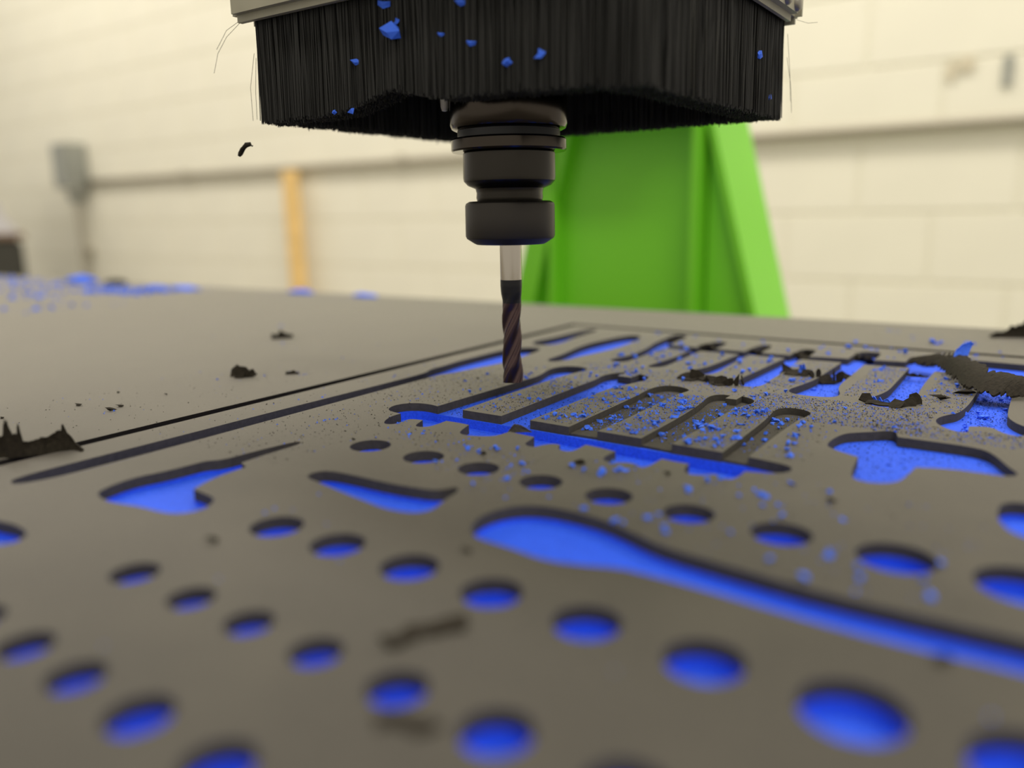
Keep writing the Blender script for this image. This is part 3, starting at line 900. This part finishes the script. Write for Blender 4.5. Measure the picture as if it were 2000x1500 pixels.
shred('foam_shaving', 'small dark flake beside the larger torn flake on the plain sheet', [(-131, -22), (-128, -19), (-126, -17.5)], [1.6, 1.8, 1.0], seed=6, n=14, thick=1.2, curl=.6)
shred('foam_shaving', 'blurred dark shaving farther back on the plain sheet', [(-240, 58), (-236, 63), (-231, 69)], [2.5, 4.2, 2.2], seed=8, n=18, thick=3, curl=1.2)
shred('foam_shaving', 'dark tangled shaving on the foam behind the tray at the right edge', [(172, 285), (180, 290), (188, 294), (200, 300), (215, 306)], [1, 5, 9, 8, 4], seed=9, n=26, thick=3, curl=3)
flakes('foam_shaving', 'ragged dark shaving across the near ends of the far slots',
       [(56, 71, 0, 6, 35, 20, 1.4), (60, 72, 0, 6, 70, 35, 1.2), (64, 71, 0, 5, 25, 0, 1.6), (67, 69.5, 0, 4.5, 80, 60, .8), (71, 68, 0, 6, 40, 15, 1.5), (75, 67, 0, 6.5, 60, 25, 1.3),
        (79, 66.5, 0, 6, 82, 10, .9), (82, 68, 0, 6.5, 88, 50, .6), (84.5, 69.5, 0, 5.5, 70, 100, .6), (74, 65.5, 0, 5, 10, 30, 2.0), (58, 69, 0, 4, 8, 20, 2.2)], seed=11)
flakes('foam_shaving', 'dark flap with a blue fleck on the strip behind the ragged shaving',
       [(92.5, 114, -2, 7, 60, 40, 1.2), (96, 111, -1, 6.5, 30, 30, 1.5), (100, 108.5, 0, 7, 20, 25, 1.6), (104, 106.5, 0, 6, 45, 10, 1.4), (107, 104.5, 0, 5, 70, 60, .8)], seed=12)
shred('foam_shaving', 'blue crumpled fleck on the dark flap of the far strip', [(99.5, 108.5), (101.5, 107.5), (103, 107)], [4, 5.5, 4], material=CHIPBLUE, seed=12, n=12, thick=0.8, curl=1.2, z0=0.6)
flakes('foam_shaving', 'spiky dark shaving standing in the slot with the round blue end',
       [(109.5, 108.5, -1, 7, 85, 40, .5), (112.5, 110.5, -3, 6, 50, 30, 1.2), (116, 112.5, -3, 8, 86, 120, .35), (118.5, 113.5, -3, 6.5, 75, 10, .7), (121, 116, -2, 6, 60, 60, .9), (114, 111, -3.5, 5, 15, 20, 1.8)], seed=13)
flakes('foam_shaving', 'crumpled dark shaving at the near end of the straight blue slot',
       [(140.5, 63, -.5, 6, 60, 30, 1.1), (143, 61.5, 0, 5, 20, 10, 1.6), (147, 59.5, 0, 5, 12, 0, 2.0), (152, 60.5, 0, 5, 30, -10, 1.6), (156.5, 65, -1, 7, 60, 30, 1.2), (159, 70, -1, 7, 75, 60, 1.0),
        (157.5, 69, -2, 6, 40, 80, 1.2)], seed=14)
shred('foam_shaving', 'blue shaving lying along the near end of the straight blue slot', [(142, 64), (146, 63), (151, 62), (155, 64.5)], [2.4, 2.0, 1.6, 1.2], material=CHIPBLUE, seed=15, n=26, thick=1.2, curl=1.0, jag=0.5)
shred('foam_shaving', 'thin dark flake bridging the straight blue slot near its far end', [(143.5, 140), (147, 137), (151, 137), (155, 140)], [0.8, 1.6, 1.4, 0.6], seed=16, n=18, thick=1.2, curl=1.4, z0=-1.2)
shred('foam_shaving', 'small grey triangular sliver standing in the notched trench', [(34, -53.4), (36, -52), (38, -50.4), (41.5, -48.4)], [0.3, 3.6, 2.8, 0.3], material=GREY, seed=17, n=14, thick=0.8, curl=0.4, jag=0.05, z0=-1.0)

flakes('foam_shaving', 'large blurred dark shaving beside the third hole row in the foreground',
       [(110.5, -183.5, 0, 5, 20, 50, 1.5), (108, -187, 0, 5.5, 12, 50, 1.7), (105.5, -190.5, 0, 5, 10, 55, 1.6), (104.5, -194.5, 0, 4.5, 15, 70, 1.4)], seed=41)
flakes('foam_shaving', 'blurred arched dark shaving below the third hole row',
       [(119.5, -213.8, 0, 3.6, 15, 20, 1.6), (122.5, -212.0, 0, 4, 12, 30, 1.6), (126, -211.6, 0, 3.6, 12, 40, 1.5)], seed=42)

for x, y, lab, sd in ((29, 172, 'dark torn scraps in the far trench behind the ragged shaving', 51), (59, 178, 'dark torn scraps in the far trench left of the dark flap', 52),
                      (86, 175, 'dark torn scraps in the far trench behind the dark flap', 53), (117, 180, 'dark torn scraps in the far trench behind the spiky shaving', 54),
                      (3, 190, 'dark torn scraps at the left end of the far trench', 55)):
    q_ = random.Random(sd)
    flakes('foam_shaving', lab, [(x + q_.uniform(-4, 4), y + q_.uniform(-6, 6), GT, q_.uniform(4, 7), q_.uniform(10, 75), q_.uniform(0, 180), q_.uniform(.8, 1.6)) for _ in range(6)], seed=sd)

# the big curled ribbon on the right
low = [(141, 163, 0.6), (152, 156, 1.2), (160, 143, 1.6), (166, 124, 2.0), (172, 106, 2.2), (179, 94, 2.2), (187, 92, 2.0), (196, 98, 1.6), (207, 106, 1.0), (216, 112, 0.8)]
high = [(146, 168, 3.0), (155, 166, 7.0), (163, 158, 9.5), (170, 143, 10.5), (177, 128, 10.5), (185, 115, 9.5), (193, 112, 8.5), (202, 117, 8.0), (211, 124, 7.0), (220, 130, 4.0)]
r2 = random.Random(31)
vs_, fc = [], []
NU, NV = 90, 9
for side in (0, 1):
    for i in range(NU):
        t = i / (NU - 1) * (len(low) - 1)
        k = min(int(t), len(low) - 2)
        q = t - k
        a = Vector(low[k]).lerp(Vector(low[k + 1]), q)
        b = Vector(high[k]).lerp(Vector(high[k + 1]), q)
        # scalloped, torn edges
        sc0 = 0.16 * abs(noise.noise((i * 0.45, 2.0, 7.0))) * 2 + 0.06 * r2.random()
        sc1 = 1.05 - 0.34 * abs(noise.noise((i * 0.33, 5.0, 1.0))) * 2 - 0.08 * r2.random()
        for j in range(NV):
            u = sc0 + (sc1 - sc0) * j / (NV - 1)
            p = a.lerp(b, u) + Vector((0, 0, 2.2 * math.sin(u * math.pi)))
            p += Vector((r2.gauss(0, .05), r2.gauss(0, .05), r2.gauss(0, .06)))
            if side:
                p += Vector((0.25, 0.5, -0.7))
            p.z = max(p.z, 0.05)
            vs_.append(tuple(p))
N = NU * NV
for i in range(NU - 1):
    for j in range(NV - 1):
        a, b, c, d = i * NV + j, (i + 1) * NV + j, (i + 1) * NV + j + 1, i * NV + j + 1
        fc.append([a, b, c, d])
        fc.append([N + d, N + c, N + b, N + a])
    fc.append([N + i * NV, N + (i + 1) * NV, (i + 1) * NV, i * NV])
    fc.append([i * NV + NV - 1, (i + 1) * NV + NV - 1, N + (i + 1) * NV + NV - 1, N + i * NV + NV - 1])
tag(obj_mesh('foam_curl', vs_, fc, CHIPDARK), 'large curled dark foam ribbon with scalloped edges at the right edge', 'foam shaving')
shred('foam_shaving', 'bright blue flake standing on top of the large dark curl', [(164.5, 146), (167, 147.5), (170, 149)], [4.0, 7.5, 6.0], material=CHIPBLUE, seed=21, n=18, thick=0.8, curl=1.6, z0=9.0, jag=0.15, lean=(0.35, 0.35))

# chip flying free in front of the wall
tube('flying_chip', [(-108.0, -57.8, 108.9), (-107.4, -57.4, 110.0), (-106.4, -56.7, 112.0), (-104.9, -55.7, 113.8), (-103.4, -54.7, 114.0), (-102.6, -54.2, 113.2)], [0.6, 1.1, 1.1, 1.2, 1.0, 0.5], CHIPDARK, seg=7)
tag(bpy.data.objects['flying_chip'], 'small black comma-shaped foam chip flung into the air left of the brush', 'foam chip')

# blue chips caught in the bristles
for x, z, sz, lab in [(-17.6, 149.7, 7.0, 'largest blue chip caught in the front of the brush'), (-37.3, 141.4, 3.2, 'blue chip in the brush left of the largest one'),
                      (6.3, 146.6, 2.4, 'dim blue chip in the brush right of the largest one'), (20.2, 141.9, 3.2, 'blue chip in the brush front, second right of the largest'),
                      (36.7, 133.8, 4.0, 'blue chip low in the brush above the tool holder'), (49.8, 134.4, 4.4, 'rightmost bright blue chip in the brush front'),
                      (-40.2, 124.0, 3.4, 'blue chip at the lower edge of the brush on the left'), (-20.8, 161, 4.6, 'blue chip at the top of the brush under the rail'),
                      (-14.7, 153.6, 3.4, 'dim blue chip just above the largest one in the brush'), (16.1, 155.5, 3.2, 'blue chip high in the middle of the brush'),
                      (-50.6, 124, 2.6, 'dim blue chip low on the left of the brush')]:
    o = bpy.data.objects.new('foam_chip', blue_me[int(abs(x)) % 7])
    col.objects.link(o)
    o.location = Vector((x, -52.2, z)) * S
    o.rotation_euler = (math.radians(90), 0, 0)
    o.scale = (sz * 0.95, sz * 0.75, sz * 0.5)
    tag(o, lab, 'foam chip')
for y, z, sz, lab in [(62.7, 146.6, 4, 'dark blue chip high on the right side of the brush'), (80, 131, 3, 'dark blue chip low at the right corner of the brush')]:
    o = bpy.data.objects.new('foam_chip', blue_me[3])
    col.objects.link(o)
    o.location = Vector((86.6, y, z)) * S
    o.rotation_euler = (0, math.radians(90), 0)
    o.scale = (sz * .6, sz, sz * .5)
    tag(o, lab, 'foam chip')

# blue debris far back on the plain sheet
def lump(name, x, y, sx, sy, sz, material, label, seed, n=3):
    r = random.Random(seed)
    bm = bmesh.new()
    bmesh.ops.create_icosphere(bm, subdivisions=3, radius=1)
    for v in bm.verts:
        k = 1 + 0.35 * noise.noise(v.co * 2.2 + Vector((seed, 0, 0))) + 0.15 * noise.noise(v.co * 6)
        v.co = Vector((x + v.co.x * sx * k, y + v.co.y * sy * k, max(0.05, v.co.z * sz * k)))
    bm.verts.index_update()
    o = obj_mesh(name, [tuple(v.co) for v in bm.verts], [[v.index for v in f.verts] for f in bm.faces], material)
    bm.free()
    return tag(o, label, 'foam scrap')
lump('foam_scrap', -885, 268, 30, 14, 9, CHIPBLUE, 'bright blue foam scrap at the far left edge of the sheet', 2)
lump('foam_scrap', -830, 285, 22, 10, 6, CHIPDARK, 'dark low foam scrap right of the bright blue scrap', 3)
lump('foam_scrap', -655, 270, 26, 9, 4, CHIPBLUE, 'flat blue scrap at the right end of the far blue litter', 4)
lump('foam_scrap', -700, 262, 20, 8, 3.5, CHIPBLUE, 'flat blue scrap next to the right end of the far blue litter', 5)
lump('foam_scrap', -487, 300, 18, 7, 4, CHIPBLUE, 'blue scrap at the far edge right of the pine board', 6)
lump('foam_scrap', -392, 303, 16, 6, 3.5, CHIPBLUE, 'blue scrap at the far edge left of the end mill', 7)
litter = []
for x0, x1, y0, y1, n in ((-780, -640, 195, 250, 150), (-900, -700, 130, 260, 40), (-1150, -860, 150, 280, 90), (-760, -560, 40, 140, 30)):
    for _ in range(n):
        litter.append((rnd.uniform(x0, x1), rnd.uniform(y0, y1), 0.0, rnd.uniform(1.5, 6)))
dust_object('blue_foam_litter', litter, CHIPBLUE, 'blurred blue foam litter far back on the plain sheet at left', 'litter')
